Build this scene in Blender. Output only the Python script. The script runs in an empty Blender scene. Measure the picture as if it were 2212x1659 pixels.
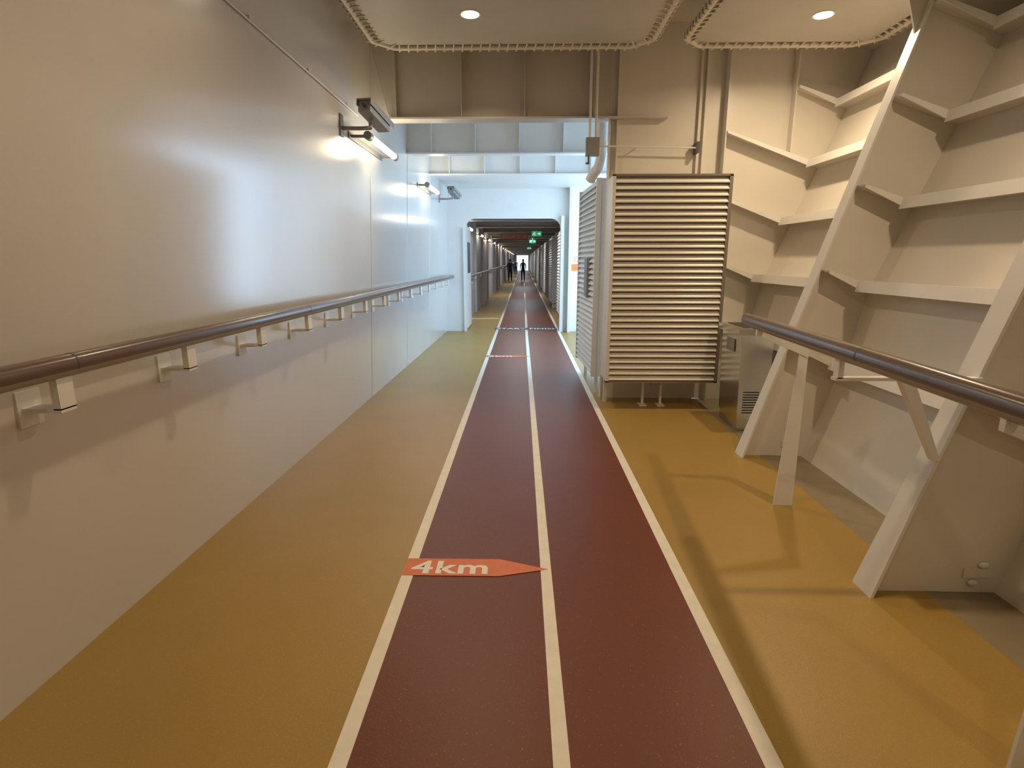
import bpy, bmesh, math, random
from mathutils import Vector, Matrix
random.seed(4)
scene = bpy.context.scene
scene.view_settings.view_transform = 'Standard'
scene.view_settings.look = 'None'
scene.view_settings.exposure = 0.1

# ------------------------------------------------------------ materials
def mat(name, col, rough=0.5, metal=0.0, spec=0.5, noise=0.0, nscale=5.0, bump=0.0, bscale=20.0,
        coat=0.0, coat_rough=0.1, emis=None, estr=0.0):
    m = bpy.data.materials.new(name); m.use_nodes = True
    nt = m.node_tree; b = nt.nodes['Principled BSDF']
    b.inputs['Base Color'].default_value = (*col, 1)
    b.inputs['Roughness'].default_value = rough
    b.inputs['Metallic'].default_value = metal
    b.inputs['Specular IOR Level'].default_value = spec
    b.inputs['Coat Weight'].default_value = coat
    b.inputs['Coat Roughness'].default_value = coat_rough
    if emis:
        b.inputs['Emission Color'].default_value = (*emis, 1)
        b.inputs['Emission Strength'].default_value = estr
    tc = nt.nodes.new('ShaderNodeTexCoord')
    if noise > 0:
        n = nt.nodes.new('ShaderNodeTexNoise'); n.inputs['Scale'].default_value = nscale
        n.inputs['Detail'].default_value = 4
        nt.links.new(tc.outputs['Object'], n.inputs['Vector'])
        r = nt.nodes.new('ShaderNodeValToRGB')
        r.color_ramp.elements[0].position = 0.3; r.color_ramp.elements[1].position = 0.7
        r.color_ramp.elements[0].color = (*[c*(1-noise) for c in col], 1)
        r.color_ramp.elements[1].color = (*[min(1, c*(1+noise)) for c in col], 1)
        nt.links.new(n.outputs['Fac'], r.inputs['Fac'])
        nt.links.new(r.outputs['Color'], b.inputs['Base Color'])
    if bump > 0:
        n2 = nt.nodes.new('ShaderNodeTexNoise'); n2.inputs['Scale'].default_value = bscale
        n2.inputs['Detail'].default_value = 3
        nt.links.new(tc.outputs['Object'], n2.inputs['Vector'])
        bp = nt.nodes.new('ShaderNodeBump'); bp.inputs['Strength'].default_value = bump
        bp.inputs['Distance'].default_value = 0.02
        nt.links.new(n2.outputs['Fac'], bp.inputs['Height'])
        nt.links.new(bp.outputs['Normal'], b.inputs['Normal'])
    return m

WALL = mat('wall_gloss_paint', (.66,.64,.61), .28, noise=.03, nscale=1.2, bump=.16, bscale=1.6, coat=1.0, coat_rough=.17)
PAINT = mat('steel_paint', (.74,.70,.63), .36, noise=.04, nscale=2, bump=.06, bscale=4)
BEAM = mat('beam_paint', (.60,.56,.50), .36, noise=.05, nscale=2, bump=.08, bscale=3)
WHITE = mat('white_paint', (.80,.79,.76), .4, noise=.02, nscale=4)
PANEL = mat('ceiling_panel_vinyl', (.56,.53,.48), .5, noise=.04, nscale=2)
TUBE = mat('panel_frame_tube', (.74,.69,.60), .4)
ROPE = mat('lashing_rope', (.75,.68,.56), .8)
DARKCEIL = mat('dark_ceiling_paint', (.36,.33,.30), .5)
CORR = mat('corridor_wall_paint', (.52,.52,.54), .35, noise=.05)
LINE = mat('lane_line_paint', (.80,.76,.66), .5, noise=.05, nscale=12)
GUT = mat('gutter_paint', (.27,.22,.14), .35, noise=.08, nscale=6)
RAILB = mat('rail_cap_brown', (.13,.085,.07), .28, coat=.4, coat_rough=.15)
RAILG = mat('rail_metal_grey', (.34,.31,.29), .35, metal=.4)
SLAT = mat('louver_slat', (.74,.71,.65), .34, noise=.03)
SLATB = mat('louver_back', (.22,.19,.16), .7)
STEEL = mat('stainless_steel', (.80,.79,.77), .24, metal=1, noise=.08, nscale=3)
STEELD = mat('steel_dark_slot', (.05,.05,.05), .5)
GREYM = mat('fixture_grey', (.30,.30,.30), .45, metal=.3)
DGREY = mat('fixture_dark', (.08,.08,.085), .45)
ORANGE = mat('sticker_orange', (.66,.18,.075), .5, noise=.05, nscale=20)
ORANGE2 = mat('sign_orange', (.85,.22,.06), .5)
STW = mat('sticker_white', (.82,.78,.70), .5)
NAVY = mat('start_strip_navy', (.03,.04,.09), .5)
SIGNW = mat('sign_white', (.8,.8,.66), .5)
SIGNB = mat('sign_board_brown', (.24,.15,.11), .5)
LAMPW = mat('lamp_glow_warm', (1,.9,.7), .3, emis=(1,.86,.62), estr=7)
LAMPC = mat('corridor_lamp_glow', (1,.9,.7), .3, emis=(1,.82,.56), estr=10)
DOWN = mat('downlight_glow', (1,.9,.7), .3, emis=(1,.90,.70), estr=8)
GREEN = mat('exit_green', (.02,.35,.15), .4, emis=(.03,.6,.27), estr=.35)
EXW = mat('exit_white', (.9,.9,.9), .4, emis=(.8,1,.9), estr=.5)

def speckle(name, col, spk, scale, thr, rough):
    m = bpy.data.materials.new(name); m.use_nodes = True
    nt = m.node_tree; b = nt.nodes['Principled BSDF']
    tc = nt.nodes.new('ShaderNodeTexCoord')
    n = nt.nodes.new('ShaderNodeTexNoise'); n.inputs['Scale'].default_value = scale; n.inputs['Detail'].default_value = 2
    n1 = nt.nodes.new('ShaderNodeTexNoise'); n1.inputs['Scale'].default_value = 1.3; n1.inputs['Detail'].default_value = 3
    nt.links.new(tc.outputs['Object'], n.inputs['Vector']); nt.links.new(tc.outputs['Object'], n1.inputs['Vector'])
    r = nt.nodes.new('ShaderNodeValToRGB')
    r.color_ramp.elements[0].position = thr; r.color_ramp.elements[1].position = thr+.06
    r.color_ramp.elements[0].color = (*col, 1); r.color_ramp.elements[1].color = (*spk, 1)
    nt.links.new(n.outputs['Fac'], r.inputs['Fac'])
    mx = nt.nodes.new('ShaderNodeMixRGB'); mx.blend_type = 'MULTIPLY'; mx.inputs['Fac'].default_value = .35
    r2 = nt.nodes.new('ShaderNodeValToRGB'); r2.color_ramp.elements[0].color = (.7,.7,.7,1); r2.color_ramp.elements[0].position=.3; r2.color_ramp.elements[1].position=.7
    nt.links.new(n1.outputs['Fac'], r2.inputs['Fac'])
    nt.links.new(r.outputs['Color'], mx.inputs['Color1']); nt.links.new(r2.outputs['Color'], mx.inputs['Color2'])
    nt.links.new(mx.outputs['Color'], b.inputs['Base Color'])
    b.inputs['Roughness'].default_value = rough
    bp = nt.nodes.new('ShaderNodeBump'); bp.inputs['Strength'].default_value = .15; bp.inputs['Distance'].default_value = .005
    nt.links.new(n.outputs['Fac'], bp.inputs['Height']); nt.links.new(bp.outputs['Normal'], b.inputs['Normal'])
    return m
FLOOR = speckle('floor_ochre_rubber', (.385,.245,.060), (.47,.32,.10), 160, .62, .38)
TRACK = speckle('track_red_rubber', (.155,.038,.015), (.34,.14,.06), 120, .68, .43)

# ------------------------------------------------------------ mesh builder
class M:
    def __init__(s, name): s.name=name; s.v=[]; s.f=[]; s.mi=[]; s.sm=[]; s.mats=[]
    def _m(s, m):
        if m not in s.mats: s.mats.append(m)
        return s.mats.index(m)
    def add(s, vs, fs, m, smooth=False):
        o=len(s.v); s.v += [tuple(v) for v in vs]; k=s._m(m)
        for f in fs: s.f.append([o+i for i in f]); s.mi.append(k); s.sm.append(smooth)
    def hexa(s, p, m):
        s.add(p, [(0,3,2,1),(4,5,6,7),(0,1,5,4),(1,2,6,5),(2,3,7,6),(3,0,4,7)], m)
    def box(s, x0,x1,y0,y1,z0,z1, m):
        s.hexa([(x0,y0,z0),(x1,y0,z0),(x1,y1,z0),(x0,y1,z0),(x0,y0,z1),(x1,y0,z1),(x1,y1,z1),(x0,y1,z1)], m)
    def prism(s, pts, vec, m):
        n=len(pts); vec=Vector(vec); a=[Vector(p) for p in pts]; b=[p+vec for p in a]
        s.add(a+b, [tuple(range(n)), tuple(range(2*n-1,n-1,-1))]+[(i,(i+1)%n,n+(i+1)%n,n+i) for i in range(n)], m)
    def tube(s, p, q, r, m, r2=None, seg=12):
        p=Vector(p); q=Vector(q); r2=r if r2 is None else r2
        d=(q-p).normalized(); u=d.orthogonal().normalized(); w=d.cross(u)
        vs=[]
        for c,rr in ((p,r),(q,r2)):
            for i in range(seg):
                a=2*math.pi*i/seg; vs.append(c+(u*math.cos(a)+w*math.sin(a))*rr)
        s.add(vs, [(i,(i+1)%seg,seg+(i+1)%seg,seg+i) for i in range(seg)], m, True)
        s.add(vs[:seg], [tuple(range(seg-1,-1,-1))], m); s.add(vs[seg:], [tuple(range(seg))], m)
    def path(s, pts, r, m, seg=10):
        for a,b in zip(pts, pts[1:]): s.tube(a,b,r,m,seg=seg)
        for a in pts[1:-1]: s.ball(a,(r,r,r),m,8,6)
    def ball(s, c, r, m, nu=16, nv=10, R=None):
        c=Vector(c); vs=[]; fs=[]
        def T(v):
            v=Vector(v)
            return c+(R@v if R else v)
        vs.append(T((0,0,r[2])))
        for j in range(1,nv):
            t=math.pi*j/nv
            for i in range(nu):
                a=2*math.pi*i/nu
                vs.append(T((r[0]*math.sin(t)*math.cos(a), r[1]*math.sin(t)*math.sin(a), r[2]*math.cos(t))))
        vs.append(T((0,0,-r[2])))
        for i in range(nu): fs.append((0,1+i,1+(i+1)%nu))
        for j in range(nv-2):
            for i in range(nu):
                a=1+j*nu; fs.append((a+i,a+nu+i,a+nu+(i+1)%nu,a+(i+1)%nu))
        L=len(vs)-1; a=1+(nv-2)*nu
        for i in range(nu): fs.append((a+i,L,a+(i+1)%nu))
        s.add(vs,fs,m,True)
    def done(s, parent=None, bevel=0, recalc=True):
        me=bpy.data.meshes.new(s.name); me.from_pydata(s.v,[],s.f)
        for m in s.mats: me.materials.append(m)
        for p,k,sm in zip(me.polygons,s.mi,s.sm): p.material_index=k; p.use_smooth=sm
        if recalc:
            bm=bmesh.new(); bm.from_mesh(me); bmesh.ops.recalc_face_normals(bm, faces=bm.faces); bm.to_mesh(me); bm.free()
        o=bpy.data.objects.new(s.name, me); scene.collection.objects.link(o)
        if bevel:
            md=o.modifiers.new('bevel','BEVEL'); md.width=bevel; md.segments=2; md.limit_method='ANGLE'
        if parent: o.parent=parent
        return o

def text(body, name, cx, cy, w, h, m, parent, M4, bold=.02):
    """flat lettering centred at local (cx,cy) fitted into w x h, then placed by matrix M4"""
    cu=bpy.data.curves.new(name,'FONT'); cu.body=body; cu.size=1; cu.offset=bold; cu.extrude=0.0
    cu.space_character=1.08
    ob=bpy.data.objects.new(name+'_tmp',cu); scene.collection.objects.link(ob)
    bpy.context.view_layer.update()
    dg=bpy.context.evaluated_depsgraph_get()
    me=bpy.data.meshes.new_from_object(ob.evaluated_get(dg))
    bpy.data.objects.remove(ob)
    xs=[v.co.x for v in me.vertices]; ys=[v.co.y for v in me.vertices]
    x0,x1,y0,y1=min(xs),max(xs),min(ys),max(ys)
    for v in me.vertices:
        p=Vector(((v.co.x-x0)/(x1-x0)*w-w/2+cx, (v.co.y-y0)/(y1-y0)*h-h/2+cy, 0))
        v.co = M4@p
    me.materials.clear(); me.materials.append(m)
    o=bpy.data.objects.new(name,me); scene.collection.objects.link(o)
    if parent: o.parent=parent
    return o

# ------------------------------------------------------------ room shell
YB=12.75   # bulkhead with doorway
YE=90.0    # far end
def wfx(y): return -1.865+.0095*y      # left wall foot
WT=-1.66                                 # left wall at top of beam height (z=3.07)
def wx(y,z):
    return wfx(y)+(WT-wfx(y))*z/3.07

o=M('floor'); o.box(-2.2,2.0,-2.5,YB,-.1,0,FLOOR); o.box(2.0,3.4,-2.5,YB,-.1,-.012,FLOOR); o.box(-2.0,1.6,YB,YE,-.1,0,FLOOR); o.done()
t=M('floor_gutter'); t.box(2.0,2.42,-2.5,6.44,-.011,-.004,GUT); t.done()

t=M('running_track')
t.box(-.593,.817,-2.5,YE,.0005,.003,TRACK)
def lane(xa,xb,y0,y1,w=.030):
    t.hexa([(xa-w,y0,.001),(xa+w,y0,.001),(xb+w,y1,.001),(xb-w,y1,.001),(xa-w,y0,.005),(xa+w,y0,.005),(xb+w,y1,.005),(xb-w,y1,.005)],LINE)
lane(-.593,-.593,-2.5,YE); lane(.817,.817,-2.5,YE); lane(.15,.085,-2.5,12,.028); lane(.085,.10,12,YE,.028)
t.done()

w=M('wall_left')
N=16
ys=[-2.5+(YB+2.5)*i/N for i in range(N+1)]
zs=[0,1.0,2.0,3.07,4.0]
vs=[(wx(y,z),y,z) for z in zs for y in ys]
fs=[]
for j in range(4):
    for i in range(N):
        a=j*(N+1)+i; fs.append((a,a+1,a+N+2,a+N+1))
w.add(vs,fs,WALL,True)
w.box(-2.2,-1.98,-2.5,YB,0,4,WALL)
for y in (6.44,8.42,10.4): 
    w.tube((wx(y,0)+.001,y,0),(wx(y,3.07)+.001,y,3.07),.004,WALL,seg=6)
w.done(recalc=False)

w=M('wall_back'); w.box(-2.2,3.9,-2.6,-2.5,0,4,PAINT); w.done()
c=M('ceiling'); c.box(-2.2,4.0,-2.5,10.4,4.0,4.1,BEAM); c.box(-2.2,2.6,10.4,YB,3.12,3.2,WHITE); c.done()

# end bulkhead with rounded doorway
w=M('wall_bulkhead')
y0,y1=YB,YB+.12
L,R,T,rr=-1.29,.83,2.49,.22
w.box(-2.2,L,y0,y1,0,3.2,WHITE); w.box(R,2.6,y0,y1,0,3.2,WHITE); w.box(L,R,y0,y1,T,3.2,WHITE)
for sx,cx in ((1,L+rr),(-1,R-rr)):
    pts=[(cx-sx*rr,y0,T)]+[(cx-sx*rr*math.cos(a),y0,T-rr+rr*math.sin(a)) for a in [math.pi/2*i/8 for i in range(8,-1,-1)]]
    w.prism(pts,(0,y1-y0,0),WHITE)
w.box(L-.05,L,y0-.05,y0,0,T-.2,WHITE); w.box(R,R+.07,y0-.12,y0,0,T+.05,WHITE)
w.box(1.0,1.06,y0-.2,y0,0,3.12,WHITE)
w.done()

# ------------------------------------------------------------ overhead beams
b=M('overhead_beam')
yb=6.44
b.box(-1.66,.925,yb,yb+.02,3.07,4.0,BEAM)
b.box(-1.44,1.52,yb-.10,yb+.10,3.06,3.078,BEAM)
b.prism([(-1.68,yb-.004,3.07),(-1.44,yb-.004,3.07),(-1.64,yb-.004,3.95),(-1.68,yb-.004,3.95)],(0,.03,0),WALL)
for x in (-1.36,-.66,.01,.74):
    b.box(x-.006,x+.006,yb-.07,yb,3.08,4.0,BEAM)
b.done()
for yy in (8.42,10.38):
    b=M('overhead_beam')
    b.box(-1.66,2.4,yy,yy+.02,3.07,4.0,WHITE); b.box(-1.66,2.4,yy-.09,yy+.09,3.06,3.078,WHITE)
    for i in range(6):
        x=-1.3+.62*i; b.box(x-.006,x+.006,yy-.08,yy,3.08,4.0,WHITE)
    b.done()

# ------------------------------------------------------------ hull side, right
prof=[(2.33,-.012),(2.58,.78),(2.71,1.38),(2.95,1.98),(3.18,2.57),(3.41,3.16),(3.73,4.0)]
def hx(z):
    for (xa,za),(xb,zb) in zip(prof,prof[1:]):
        if z<=zb: return xa+(xb-xa)*(z-za)/(zb-za)
    return prof[-1][0]
w=M('wall_right_hull')
for (xa,za),(xb,zb) in zip(prof,prof[1:]):
    w.hexa([(xa,-2.5,za),(xa+.1,-2.5,za),(xa+.1,6.44,za),(xa,6.44,za),(xb,-2.5,zb),(xb+.1,-2.5,zb),(xb+.1,6.44,zb),(xb,6.44,zb)],PAINT)
w.done()
w=M('wall_transverse')
w.prism([(.925,6.44,0),(2.0,6.44,0),(2.33,6.44,-.01)]+[(x,6.44,z) for x,z in prof[1:]]+[(.925,6.44,4.0)],(0,.02,0),PAINT)
w.box(.915,.935,6.42,6.50,0,3.06,PAINT)
for x,z0,z1,d in ((1.0,2.5,4,.06),(1.86,2.45,4,.04),(1.92,2.45,4,.04),(2.13,0,4,.12),(2.83,2.72,4,.10)):
    w.box(x-.006,x+.006,6.44-d,6.44,z0,z1,PAINT)
w.done()

SH=[.78,1.38,1.98,2.57,3.16,3.72]
frames=[6.44,4.46,2.50,.50,-1.5]
def fx(y,z): return 1.70+.066*(y-2.47)+.305*z
for k,(yf,yn) in enumerate(zip(frames,frames[1:])):
    s=M('hull_stringer')
    for z in SH:
        X=hx(z); sl=.33; wd=.17; th=.012
        ze=z+sl*wd; xi=X-wd
        s.hexa([(xi,yn+.02,ze),(X+.02,yn+.02,z-.006),(X+.02,yf-.005,z-.006),(xi,yf-.005,ze),
                (xi,yn+.02,ze+th),(X+.02,yn+.02,z+th-.006),(X+.02,yf-.005,z+th-.006),(xi,yf-.005,ze+th)],PAINT)
        fl=.075
        s.hexa([(xi-fl*.31,yn+.02,ze-fl*.95),(xi-fl*.31+.012,yn+.02,ze-fl*.95),(xi-fl*.31+.012,yf-.14,ze-fl*.95),(xi-fl*.31,yf-.14,ze-fl*.95),
                (xi,yn+.02,ze+th),(xi+.012,yn+.02,ze+th),(xi+.012,yf-.14,ze+th),(xi,yf-.14,ze+th)],WHITE)
        xa = fx(yf,z+.1)+.03
        if yf>6: xa = 2.14 if z<3 else 2.84
        za=z+sl*(X-xa); w2=.13
        s.hexa([(xa,yf-w2,za),(X,yf-w2,z),(X,yf-.002,z),(xa,yf-.002,za),(xa,yf-w2,za+th),(X,yf-w2,z+th),(X,yf-.002,z+th),(xa,yf-.002,za+th)],PAINT)
        s.hexa([(xa,yf-w2-.01,za-.012),(xi,yf-w2-.01,ze-.05),(xi,yf-w2,ze-.05),(xa,yf-w2,za-.012),(xa,yf-w2-.01,za+th),(xi,yf-w2-.01,ze+th),(xi,yf-w2,ze+th),(xa,yf-w2,za+th)],WHITE)
    s.done()
for yf in frames[1:]:
    f=M('hull_web_frame')
    pts=[(fx(yf,0),yf,0)]+[(2.0,yf,0),(2.34,yf,-.004)]+[(x,yf,z) for x,z in prof[1:]]+[(fx(yf,4.0),yf,4.0)]
    f.prism(pts,(0,.014,0),PAINT)
    for (z0,w0),(z1,w1) in (((0,.075),(.5,.06)),((.5,.06),(4.0,.055))):
        a=fx(yf,z0); bq=fx(yf,z1); yc=yf+.007
        f.hexa([(a-.016,yc-w0,z0),(a,yc-w0,z0),(a,yc+w0,z0),(a-.016,yc+w0,z0),(bq-.016,yc-w1,z1),(bq,yc-w1,z1),(bq,yc+w1,z1),(bq-.016,yc+w1,z1)],WHITE)
    f.prism([(fx(yf,3.15),yf-.002,3.15),(fx(yf,4.0),yf-.002,4.0),(fx(yf,4.0)-.55,yf-.002,4.0)],(0,.016,0),PAINT)
    f.box(2.16,2.30,yf-.008,yf,.08,.13,PAINT)
    f.ball((2.25,yf-.008,.15),(.026,.014,.018),WHITE,12,8); f.ball((2.21,yf-.008,.055),(.024,.014,.016),WHITE,12,8)
    f.done()

# open side by the second cabinet (daylight enters here)
w=M('wall_right_opening')
w.box(2.4,2.48,6.46,YB,-.012,.25,WHITE); w.box(2.4,2.48,6.46,YB,3.05,4.0,WHITE)
w.box(2.4,2.48,6.46,7.0,.25,3.05,WHITE); w.box(2.4,2.48,12.55,YB,.25,3.05,WHITE)
w.box(2.48,4.0,6.46,6.5,0,4.0,WHITE) 
w.done()

# ------------------------------------------------------------ ceiling panels with laced tube frames + downlights
def panel(x0,x1,y0,y1,z):
    p=M('ceiling_panel')
    i=.07
    p.box(x0+i,x1-i,y0+i,y1-i,z+.0,z+.03,PANEL)
    cr=.18
    P=[(x0,y0+cr),(x0,y1-cr),(x0+cr,y1),(x1-cr,y1),(x1,y1-cr),(x1,y0+cr),(x1-cr,y0),(x0+cr,y0)]
    P=[(a,b_,z) for a,b_ in P]
    P.append(P[0]); p.path(P,.026,TUBE)
    for a,b_ in zip(P,P[1:]):
        a=Vector(a); b_=Vector(b_); d=(b_-a); n=max(1,int(d.length/.085)); d.normalize()
        cen=Vector(((x0+x1)/2,(y0+y1)/2,z)); inn=Vector((0,0,1)).cross(d)
        if (cen-a).dot(inn)<0: inn=-inn
        for j in range(n):
            c0=a+(b_-a)*((j+.5)/n)
            p.tube(c0-inn*.032-Vector((0,0,.026))-d*.012, c0+inn*.09+d*.012+Vector((0,0,.0)), .008, ROPE, seg=5)
            p.tube(c0-inn*.032-Vector((0,0,.024)), c0-inn*.032+Vector((0,0,.028)), .008, ROPE, seg=5)
    for a,b_ in ((x0+.3,y0+.3),(x1-.3,y0+.3),(x0+.3,y1-.3),(x1-.3,y1-.3)):
        p.tube((a,b_,z+.03),(a,b_,4.0),.012,TUBE,seg=6)
    p.done()
rows=[(3.3,5.92),(.5,3.1),(-2.3,.3)]
for (ya,yb2) in rows:
    panel(-1.42,1.20,ya,yb2,3.6)
    panel(1.50,3.30 if ya>3 else 3.2,ya,yb2,3.6)
def downlight(x,y,z,power,sp):
    d=M('ceiling_downlight')
    d.tube((x,y,z-.006),(x,y,z+.02),.088,WHITE,seg=24); d.tube((x,y,z-.009),(x,y,z-.006),.072,DOWN,seg=24)
    ob=d.done()
    L_=bpy.data.lights.new('downlight_lamp','AREA'); L_.shape='DISK'; L_.size=.13; L_.energy=power; L_.color=(1,.76,.49); L_.spread=math.radians(sp)
    lo=bpy.data.objects.new('downlight_lamp',L_); lo.location=(x,y,z-.014); scene.collection.objects.link(lo); lo.parent=ob
for x,y,e,sp in ((-.45,5.18,19,145),(2.5,5.25,27,165),(-.45,2.5,13,140),(2.3,2.4,28,165),(-.45,-.5,9,140),(2.3,-.4,13,160)):
    downlight(x,y,3.6,e,sp)

# ------------------------------------------------------------ daylight at the open side
A=bpy.data.lights.new('daylight_opening','AREA'); A.shape='RECTANGLE'; A.size=2.75; A.size_y=5.4; A.energy=180; A.color=(.33,.63,1.0)
ao=bpy.data.objects.new('daylight_opening',A); ao.location=(2.39,9.78,1.65); ao.rotation_euler=(0,math.radians(90),0); scene.collection.objects.link(ao)

# ------------------------------------------------------------ handrails
h=M('handrail')
zr=1.235
def rx(y): return wx(y,zr)+.13
Ya,Yb_=-2.4,12.68
h.tube((rx(Ya),Ya,zr),(rx(Yb_),Yb_,zr),.037,RAILB,seg=20)
h.tube((rx(Ya),Ya,zr-.014),(rx(Yb_),Yb_,zr-.014),.032,RAILG,seg=16)
for y in (1.95,4.18,7.2,9.6): h.tube((rx(y),y-.004,zr),(rx(y),y+.004,zr),.0378,DGREY,seg=20)
y=1.90-.765*5
while y<12.6:
    X=rx(y); W=wx(y,zr-.14)
    h.box(X-.016,X+.012,y-.035,y+.035,zr-.155,zr-.02,WHITE)
    h.box(W-.01,X+.012,y-.035,y+.035,zr-.165,zr-.150,WHITE)
    h.box(W-.004,W+.008,y-.05,y+.05,zr-.22,zr-.09,WHITE)
    y+=.765
h.done()

h=M('handrail')
zr2=1.215
def rx2(y): return 1.50+(y-3.75)*.072
Ya,Yb_=-2.4,3.75
h.tube((rx2(Ya),Ya,zr2),(rx2(Yb_),Yb_,zr2),.037,RAILB,seg=20)
h.tube((rx2(Ya),Ya,zr2-.014),(rx2(Yb_)-.002,Yb_-.02,zr2-.014),.032,RAILG,seg=16)
h.ball((rx2(Yb_),Yb_,zr2),(.037,.037,.037),RAILB)
for y in (2.27,): h.tube((rx2(y),y-.004,zr2),(rx2(y),y+.004,zr2),.0378,DGREY,seg=20)
for y in (3.49,1.49,-.5):
    X=1.745+.066*(y-3.49); xr=rx2(y)
    h.hexa([(X-.065,y-.006,0),(X+.06,y-.006,0),(X+.06,y+.006,0),(X-.065,y+.006,0),(X+.0,y-.006,1.06),(X+.05,y-.006,1.06),(X+.05,y+.006,1.06),(X+.0,y+.006,1.06)],WHITE)
    h.hexa([(xr-.02,y-.010,zr2-.075),(X+.052,y-.010,1.0),(X+.052,y+.010,1.0),(xr-.02,y+.010,zr2-.075),
            (xr-.02,y-.010,zr2-.03),(X+.052,y-.010,1.10),(X+.052,y+.010,1.10),(xr-.02,y+.010,zr2-.03)],WHITE)
for yf in frames[2:]:
    xr=rx2(yf); yq=yf-.04
    xf=fx(yf,1.08)
    h.box(xr-.02,xf+.005,yq-.02,yq+.02,1.075,1.09,WHITE)
    h.box(xr-.012,xr+.012,yq-.02,yq+.02,1.085,zr2-.03,WHITE)
    xb=fx(yf,.70)-.004
    h.hexa([(1.68,yq-.02,1.075),(1.74,yq-.02,1.075),(1.74,yq+.02,1.075),(1.68,yq+.02,1.075),(xb-.03,yq-.02,.70),(xb,yq-.02,.70),(xb,yq+.02,.70),(xb-.03,yq+.02,.70)],WHITE)
h.done()

# ------------------------------------------------------------ louvered cabinets
def slats(c,O,u,n,wid,z0,z1,cnt,m=SLAT):
    O=Vector(O);u=Vector(u).normalized();n=Vector(n).normalized()
    pitch=(z1-z0)/cnt
    for i in range(cnt):
        zb=z0+pitch*i+pitch*.12
        pr=[(.030,0),(.030,.010),(.0,pitch*.74),(-.006,pitch*.74),(-.006,pitch*.66),(.020,0)]
        pts=[O+n*a+Vector((0,0,zb-O.z+b_)) for a,b_ in pr]
        c.prism(pts,u*wid,m)
c=M('louvered_cabinet')
x0,x1,yf,yk,z0,z1=.90,2.085,5.90,6.30,.31,2.43
c.box(x0,x1,yf+.02,yk,z0,z1,SLAT)
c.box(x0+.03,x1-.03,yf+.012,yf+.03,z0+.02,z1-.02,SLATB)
fr=.028
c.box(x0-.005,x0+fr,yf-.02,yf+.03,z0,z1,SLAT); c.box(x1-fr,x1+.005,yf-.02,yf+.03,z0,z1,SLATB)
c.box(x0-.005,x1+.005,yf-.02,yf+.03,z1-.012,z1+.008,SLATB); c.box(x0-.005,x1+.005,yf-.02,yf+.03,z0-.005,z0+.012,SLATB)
slats(c,(x0+fr,yf+.008,z0+.015),(1,0,0),(0,-1,0),x1-x0-2*fr,z0+.015,z1-.02,33)
for x in (1.35,1.55):
    c.box(x-.012,x+.012,6.1,6.13,.0,z0,SLAT)
    c.box(x-.04,x+.04,6.05,6.17,.0,.012,SLAT)
c.box(1.42,1.52,6.0,6.12,z0-.06,z0,GREYM); c.box(x0+.03,x0+.07,6.25,6.30,0,z0,SLAT)
c.done()
c=M('louvered_cabinet')
xa,xb_=.86,.80; yn,yfr=6.62,7.95; z0,z1=.22,2.50
c.hexa([(xa,yn,z0),(1.35,yn,z0),(1.35,yfr,z0),(xb_,yfr,z0),(xa,yn,z1),(1.35,yn,z1),(1.35,yfr,z1),(xb_,yfr,z1)],WHITE)
u=Vector((xb_-xa,yfr-yn,0)); n=Vector((-u.y,u.x,0)).normalized()
slats(c,Vector((xa,yn,z0+.03))+u.normalized()*.03+n*.006,u,n,u.length-.06,z0+.03,z1-.02,34,WHITE)
for k in (0,1):
    P=Vector((xa,yn,0))+u*k
    c.box(P.x-.035,P.x+.02,P.y-.02,P.y+.02,z0,z1,WHITE)
c.box(.785,.83,7.0,7.3,1.15,1.62,GREYM)
for x,y in ((.9,6.7),(.9,7.85),(1.3,6.7),(1.3,7.85)): c.box(x-.02,x+.02,y-.02,y+.02,0,z0,WHITE)
c.done()

# ------------------------------------------------------------ drinking fountain
d=M('drinking_fountain')
X0,X1,Y0,Y1=2.03,2.33,5.16,5.66
d.hexa([(X0+.02,Y0,.10),(X1,Y0,.10),(X1,Y1,.10),(X0+.02,Y1,.10),(X0,Y0,.92),(X1,Y0,.92),(X1,Y1,.92),(X0,Y1,.92)],STEEL)
d.hexa([(X0-.03,Y0-.02,.92),(X1,Y0-.02,.92),(X1,Y1+.02,.92),(X0-.03,Y1+.02,.92),(X0-.04,Y0-.03,.985),(X1,Y0-.03,.985),(X1,Y1+.03,.985),(X0-.04,Y1+.03,.985)],STEEL)
d.box(X0+.03,X1-.03,Y0+.04,Y1-.04,.985,.989,STEELD)
d.box(X0+.03,X1-.01,Y0+.01,Y1-.01,.0,.10,STEEL)
for i in range(9):
    z=.17+.025*i
    d.box(X0+.06,X0+.21,Y0-.004,Y0,z,z+.011,STEELD)
d.box(X0-.008,X0,Y0+.15,Y1-.15,.74,.86,GREYM)
d.path([(X0+.14,Y0+.12,.985),(X0+.14,Y0+.12,1.05),(X0+.10,Y0+.15,1.08),(X0+.07,Y0+.17,1.06)],.011,STEEL)
d.tube((X0+.14,Y0+.12,.985),(X0+.14,Y0+.12,1.01),.024,STEEL)
d.done(bevel=.004)

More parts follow.
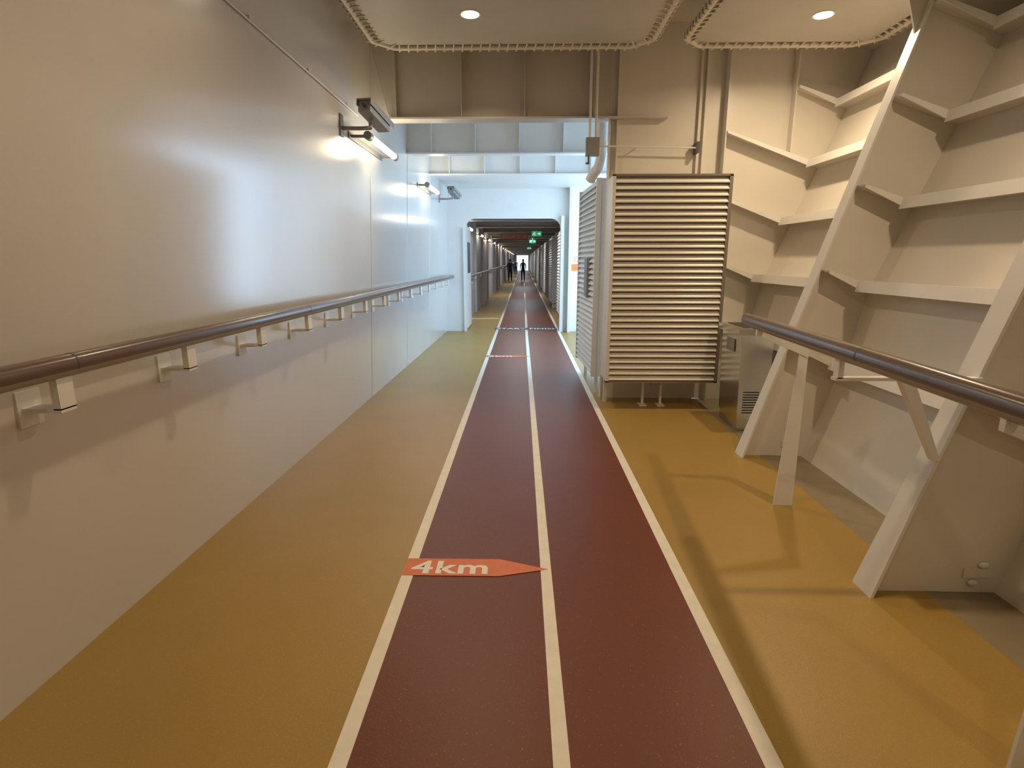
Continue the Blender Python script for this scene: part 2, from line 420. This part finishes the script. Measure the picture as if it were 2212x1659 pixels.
# ------------------------------------------------------------ distance markers and start line
def marker(y,txt):
    s=M('distance_marker')
    z=.0068
    xl,xt,xm=-.622,.140,-.12; hh=.083
    s.prism([(xl,y-hh,.0052),(xm,y-hh,.0052),(xt,y-hh*.15,.0052),(xm,y+hh,.0052),(xl+.0,y+hh,.0052)],(0,0,.0012),ORANGE)
    ob=s.done()
    text(txt,'marker_lettering',-.382,y-.002,.405,.125,STW,ob,Matrix.Translation((0,0,z)),.022)
marker(2.665,'4km'); marker(9.3,'3km')
s=M('start_line'); s.box(-.66,.88,12.98,13.36,.0052,.0065,NAVY); ob=s.done()
text('START FINISH','start_lettering',.11,13.17,1.46,.28,STW,ob,Matrix.Translation((0,0,.0072)),.03)

# ------------------------------------------------------------ wall lights (tubes)
def tubelight(x,y0,y1,z,glow,side=1,wallx=None):
    t=M('tube_light')
    t.tube((x,y0+.08,z),(x,y1-.08,z),.033,glow,seg=14)
    for ya,yb2 in ((y0,y0+.09),(y1-.09,y1)):
        t.tube((x,ya,z),(x,yb2,z),.040,GREYM,seg=14)
    wxx=x-.09 if wallx is None else wallx
    for ya in (y0+.05,y1-.05): t.box(wxx,x,ya-.015,ya+.015,z-.012,z+.012,GREYM)
    t.box(wxx,wxx+.02,y0-.04,y1+.04,z-.03,z+.03,GREYM)
    t.done()
tubelight(-1.50,5.70,6.90,2.77,LAMPW,wallx=-1.685)
tubelight(-1.52,9.2,10.4,2.76,LAMPW,wallx=-1.68)
for i in range(18):
    y=14.2+4*i
    tubelight(-1.37,y,y+1.2,2.38,LAMPC,wallx=-1.499)
for yy in (6.3,9.8):
    P_=bpy.data.lights.new('tube_lamp','POINT'); P_.energy=6; P_.color=(1,.82,.5); P_.shadow_soft_size=.1
    po=bpy.data.objects.new('tube_lamp',P_); po.location=(-1.42,yy,2.74); scene.collection.objects.link(po)

# ------------------------------------------------------------ security cameras
def seccam(y,s=1.0):
    c=M('security_camera')
    W=wx(y,2.8); z=2.80
    c.box(W-.01,W+.012,y-.05,y+.05,z-.09,z+.10,GREYM)
    c.path([(W,y,z-.02),(W+.16,y+.02,z-.02),(W+.26,y+.05,z-.01),(W+.26,y+.05,z+.04)],.018,GREYM)
    R=Matrix.Rotation(math.radians(-14),3,'X')@Matrix.Identity(3)
    R=Matrix.Rotation(math.radians(-12),3,'Z')@R
    cen=Vector((W+.29,y+.10,z+.10))
    def bx(x0,x1,y0,y1,z0,z1,m):
        p=[(x0,y0,z0),(x1,y0,z0),(x1,y1,z0),(x0,y1,z0),(x0,y0,z1),(x1,y0,z1),(x1,y1,z1),(x0,y1,z1)]
        c.hexa([cen+R@Vector(q) for q in p],m)
    bx(-.06,.06,-.20,.20,-.055,.045,GREYM); bx(-.072,.072,-.22,.26,.045,.058,GREYM); bx(-.045,.045,.2,.206,-.04,.03,DGREY)
    bx(-.072,-.066,-.22,.26,.0,.05,GREYM); bx(.066,.072,-.22,.26,.0,.05,GREYM)
    c.tube(cen+R@Vector((0,-.2,0)),cen+R@Vector((0,-.23,0)),.016,DGREY)
    c.done(bevel=.003)
seccam(5.45); seccam(11.5)

# ------------------------------------------------------------ conduit, pipes
c=M('wall_conduit')
c.tube((wx(-2.4,3.02)+.012,-2.4,3.02),(wx(5.95,3.0)+.012,5.95,3.0),.007,WHITE,seg=8)
for i in range(9): 
    y=-2+i*.95; c.box(wx(y,3.02),wx(y,3.02)+.02,y-.01,y+.01,3.01,3.03,WHITE)
c.done()
c=M('vertical_pipe')
for x in (.70,.765): c.tube((x,6.33,2.85),(x,6.33,3.98),.014,WHITE,seg=10)
c.box(.66,.80,6.28,6.36,2.68,2.86,GREYM)
c.path([(.69,6.30,2.68),(.69,6.28,2.60),(.66,6.27,2.60)],.01,DGREY)
c.path([(.87,6.62,3.9),(.87,6.62,2.72),(.85,6.66,2.62),(.80,6.72,2.56),(.77,6.78,2.5)],.058,WHITE,seg=16)
for z in (3.2,2.85): c.tube((.87,6.62,z),(.87,6.62,z+.03),.066,WHITE,seg=16)
c.done()
c=M('horizontal_rod')
c.tube((.81,6.33,2.78),(1.84,6.33,2.76),.009,WHITE,seg=8); c.box(1.83,1.86,6.31,6.44,2.71,2.82,DGREY)
c.tube((1.2,6.33,2.77),(1.2,6.44,2.77),.008,WHITE,seg=8)
c.done()

# ------------------------------------------------------------ notice on bulkhead
s=M('wall_notice'); s.box(1.08,1.32,YB-.012,YB,1.36,1.70,SIGNW); s.box(1.08,1.32,YB-.014,YB-.010,1.36,1.51,ORANGE2)
for i in range(4): s.box(1.11,1.27-.02*(i%2),YB-.0135,YB-.012,1.655-.03*i,1.664-.03*i,ORANGE)
s.done()

# ------------------------------------------------------------ long corridor beyond
w=M('wall_corridor_left'); w.box(-1.62,-1.5,YB+.12,YE,0,2.95,CORR); w.done()
w=M('wall_corridor_right'); w.box(1.30,1.42,YB+.12,YE,0,2.95,CORR)
w.done()
c=M('ceiling_corridor'); c.box(-1.62,1.42,YB+.12,YE,2.95,3.05,DARKCEIL); c.done()
for i in range(25):
    y=14.6+3.0*i
    b=M('corridor_frame'); b.box(-1.44,1.30,y,y+.02,2.58,2.95,DARKCEIL); b.box(-1.44,1.30,y-.09,y+.09,2.56,2.58,CORR)
    b.box(-1.5,-1.44,y-.06,y+.06,0,2.95,CORR); b.done()
h=M('handrail'); h.tube((-1.36,14.2,1.2),(-1.36,86,1.2),.035,RAILB)
for i in range(36): h.box(-1.5,-1.35,14.3+2*i,14.35+2*i,1.08,1.10,WHITE); h.box(-1.37,-1.35,14.3+2*i,14.35+2*i,1.1,1.17,WHITE)
h.done()
for i in range(14):
    y=14.0+5.2*i
    c=M('louvered_cabinet'); x=.98 
    c.box(x,1.298,y,y+2.0,.15,2.35,CORR)
    slats(c,(x,y+2.0-.05,.2),(0,-1,0),(-1,0,0),1.9,.2,2.3,26,SLAT)
    c.box(x+.02,1.28,y+.05,y+.1,0,.15,CORR); c.box(x+.02,1.28,y+1.9,y+1.95,0,.15,CORR)
    c.done()
d=M('door_1'); d.box(-1.34,-1.29,12.95,14.0,.03,2.35,WHITE); d.box(-1.29,-1.275,13.2,13.75,1.3,2.0,DGREY)
d.path([(-1.29,13.88,1.05),(-1.23,13.88,1.05),(-1.23,13.74,1.05)],.012,STEEL)
for z in (.3,1.2,2.1): d.tube((-1.31,12.93,z-.06),(-1.31,12.93,z+.06),.018,STEEL)
d.done()
tr=M('trim_threshold'); tr.box(-1.5,-.66,15.4,15.5,.0,.02,WHITE); tr.done()
for k,y in enumerate((18,25.6,40)):
    e=M('exit_sign'); x=.42; z=2.40; W_=.15; H_=.075
    e.box(x-W_,x+W_,y,y+.04,z-H_,z+H_,GREEN)
    e.box(x-.01,x+.01,y+.01,y+.03,z+H_,2.95,GREYM)
    yy=y-.003
    e.prism([(x+.03,yy,z-.015),(x+.08,yy,z-.015),(x+.08,yy,z-.045),(x+.135,yy,z),(x+.08,yy,z+.045),(x+.08,yy,z+.015),(x+.03,yy,z+.015)],(0,.003,0),EXW)
    e.ball((x-.065,yy,z+.05),(.014,.003,.014),EXW,8,6)
    for a,b_ in (((-.07,.03),(-.085,-.01)),((-.085,-.01),(-.05,-.03)),((-.05,-.03),(-.06,-.065)),((-.085,-.01),(-.11,-.03)),((-.11,-.03),(-.135,-.03)),((-.07,.025),(-.035,.01)),((-.07,.025),(-.105,.01))):
        e.tube((x+a[0],yy,z+a[1]),(x+b_[0],yy,z+b_[1]),.008,EXW,seg=6)
    e.done()
s=M('overhead_sign'); s.box(-.80,.18,20.0,20.03,2.30,2.50,SIGNB); s.box(-.7,-.68,20.0,20.02,2.5,2.95,GREYM); s.box(.06,.08,20.0,20.02,2.5,2.95,GREYM); ob=s.done()
Mx=Matrix.Translation((0,19.995,0))@Matrix.Rotation(math.radians(90),4,'X')
text('ONE LAP TO GO','sign_lettering',-.31,2.40,.86,.11,ORANGE2,ob,Mx,.02)
w=M('wall_far_end'); w.box(-1.6,-1.0,YE,YE+.1,0,2.95,CORR); w.box(.8,1.4,YE,YE+.1,0,2.95,CORR); w.box(-1.0,.8,YE,YE+.1,2.3,2.95,CORR); w.done()
for y in (15.5,26,38,50,62,75):  # added fill lights without fixtures, only to brighten the long corridor
    L_=bpy.data.lights.new('corridor_fill','AREA'); L_.size=1.0; L_.energy=45; L_.color=(.9,.94,1)
    lo=bpy.data.objects.new('corridor_fill',L_); lo.location=(0,y,2.55); scene.collection.objects.link(lo)

# ------------------------------------------------------------ people
SKIN=mat('skin',(.45,.27,.19),.5); HAIR=mat('hair_dark',(.03,.02,.015),.6); EYE=mat('eye_dark',(.03,.03,.03),.3); LIP=mat('lip',(.35,.12,.1),.5)
def person(name,loc,H,shirt,trous,stride,face,longhair=False,wide=1.0):
    root=bpy.data.objects.new(name,None); scene.collection.objects.link(root)
    k=H/1.70
    s=stride
    V=[];E=[];Rr=[]
    def v(p,r,par=None):
        V.append(tuple(c*k for c in p)); Rr.append((r[0]*k,r[1]*k)); i=len(V)-1
        if par is not None: E.append((par,i))
        return i
    pel=v((0,0,.92),(.135*wide,.10))
    wa=v((0,0,1.08),(.12*wide,.09),pel); ch=v((0,.0,1.27),(.15*wide,.10),wa); nb=v((0,0,1.40),(.095,.075),ch); nk=v((0,.01,1.49),(.052,.055),nb)
    v((0,.015,1.56),(.05,.05),nk)
    hands=[]
    for sd in (-1,1):
        f=s*sd
        sh=v((sd*.165*wide,0,1.375),(.064,.06),nb)
        el=v((sd*.205*wide,-.10*f-.02,1.12),(.045,.045),sh)
        wr=v((sd*.21*wide,.06-.22*f,.90),(.028,.028),el)
        pm=v((sd*.21*wide,.09-.25*f,.835),(.034,.022),wr)
        hands.append((sd,f))
        hp=v((sd*.088,0,.86),(.092*wide,.09),pel)
        kn=v((sd*.095,.20*f+.03,.49),(.066,.066),hp)
        back = f<0
        an=v((sd*.10,.36*f-(.05 if back else 0),.10+(.05 if back else 0)),(.045,.045),kn)
        v((sd*.11,.36*f+.11,.045+(.0 if back else .0)),(.04,.03),an)
    me=bpy.data.meshes.new(name+'_b'); me.from_pydata(V,E,[])
    ob=bpy.data.objects.new(name+'_b',me); scene.collection.objects.link(ob)
    sk=ob.modifiers.new('s','SKIN'); sk.use_smooth_shade=True
    for i,r in enumerate(Rr):
        me.skin_vertices[0].data[i].radius=r; me.skin_vertices[0].data[i].use_root=(i==0)
    ob.modifiers.new('u','SUBSURF').levels=2
    bpy.context.view_layer.update()
    dg=bpy.context.evaluated_depsgraph_get(); m2=bpy.data.meshes.new_from_object(ob.evaluated_get(dg)); bpy.data.objects.remove(ob)
    m2.materials.clear()
    for m in (trous,shirt,SKIN,DGREY): m2.materials.append(m)
    for p in m2.polygons:
        p.use_smooth=True
        c_=p.center/k
        arm=abs(c_.x)>.165*wide and c_.z<1.3
        if c_.z<.085: p.material_index=3
        elif arm and c_.z<.90: p.material_index=2 
        elif arm: p.material_index=1
        elif c_.z<.95: p.material_index=0
        elif c_.z<1.46: p.material_index=1
        else: p.material_index=2
    bo=bpy.data.objects.new('body',m2); scene.collection.objects.link(bo); bo.parent=root
    hd=M('head')
    c0=Vector((0,.03,1.61))*k
    hd.ball(c0,(.073*k,.09*k,.112*k),SKIN,20,14)
    hd.ball(c0+Vector((0,-.018,.022))*k,(.081*k,.092*k,.105*k),HAIR,20,14)
    if longhair: hd.ball(c0+Vector((0,-.06,-.09))*k,(.07*k,.04*k,.14*k),HAIR,14,10)
    hd.ball(c0+Vector((0,.092,-.015))*k,(.012*k,.018*k,.02*k),SKIN,8,6)
    for sd in (-1,1):
        hd.ball(c0+Vector((sd*.028,.08,.008))*k,(.011*k,.008*k,.008*k),EYE,8,6)
        hd.ball(c0+Vector((sd*.078,.005,-.005))*k,(.01*k,.018*k,.03*k),SKIN,8,6)
    hd.ball(c0+Vector((0,.08,-.052))*k,(.024*k,.012*k,.007*k),LIP,8,6)
    ho=hd.done(parent=root)
    hn=M('fingers')
    for sd,f in hands:
        pc=Vector((sd*.21*wide,.09-.25*f,.835))
        for q in range(4):
            off=(q-1.5)*.018; ln=(.07,.08,.075,.06)[q]
            a=pc+Vector((0,off,-.02)); b_=a+Vector((0,.005,-ln*.5)); c_=b_+Vector((-sd*.012,.008,-ln*.5))
            hn.tube(a*k,b_*k,.009*k,SKIN,r2=.0085*k,seg=8); hn.tube(b_*k,c_*k,.0085*k,SKIN,r2=.006*k,seg=8); hn.ball(b_*k,(.0087*k,)*3,SKIN,8,6); hn.ball(c_*k,(.006*k,)*3,SKIN,8,6)
        a=pc+Vector((-sd*.008,.02,.01)); b_=a+Vector((-sd*.015,.03,-.025)); c_=b_+Vector((-sd*.004,.01,-.028))
        hn.tube(a*k,b_*k,.011*k,SKIN,r2=.009*k,seg=8); hn.tube(b_*k,c_*k,.009*k,SKIN,r2=.007*k,seg=8); hn.ball(c_*k,(.007*k,)*3,SKIN,8,6)
    hn.done(parent=root)
    zmin=min(v_.co.z for v_ in m2.vertices)
    root.location=(loc[0],loc[1],-zmin+loc[2]); root.rotation_euler=(0,0,face)
NV=mat('cloth_navy',(.02,.03,.06),.8); BK=mat('cloth_black',(.012,.012,.015),.8); GB=mat('cloth_grey_blue',(.06,.09,.14),.8)
person('walking_man',(-.98,43,0),1.66,NV,BK,.8,0,False,1.15)
person('walking_woman',(.0,43,.006),1.66,BK,NV,-.7,0,True,1.0)
person('walking_person',(-.78,62,.0),1.64,GB,BK,.6,0)

# ------------------------------------------------------------ world, camera
wd=bpy.data.worlds.new('sky'); scene.world=wd; wd.use_nodes=True
nt=wd.node_tree; bg=nt.nodes['Background']
bg.inputs['Color'].default_value=(.75,.88,1,1); bg.inputs['Strength'].default_value=2.5
cam=bpy.data.cameras.new('camera'); co=bpy.data.objects.new('camera',cam); scene.collection.objects.link(co)
cam.sensor_width=36; cam.sensor_fit='HORIZONTAL'; cam.lens=1200/2212*36; cam.clip_start=.05; cam.clip_end=300
co.location=(0,0,1.6); co.rotation_euler=(math.radians(90-12.59),0,math.radians(1.117))
scene.camera=co
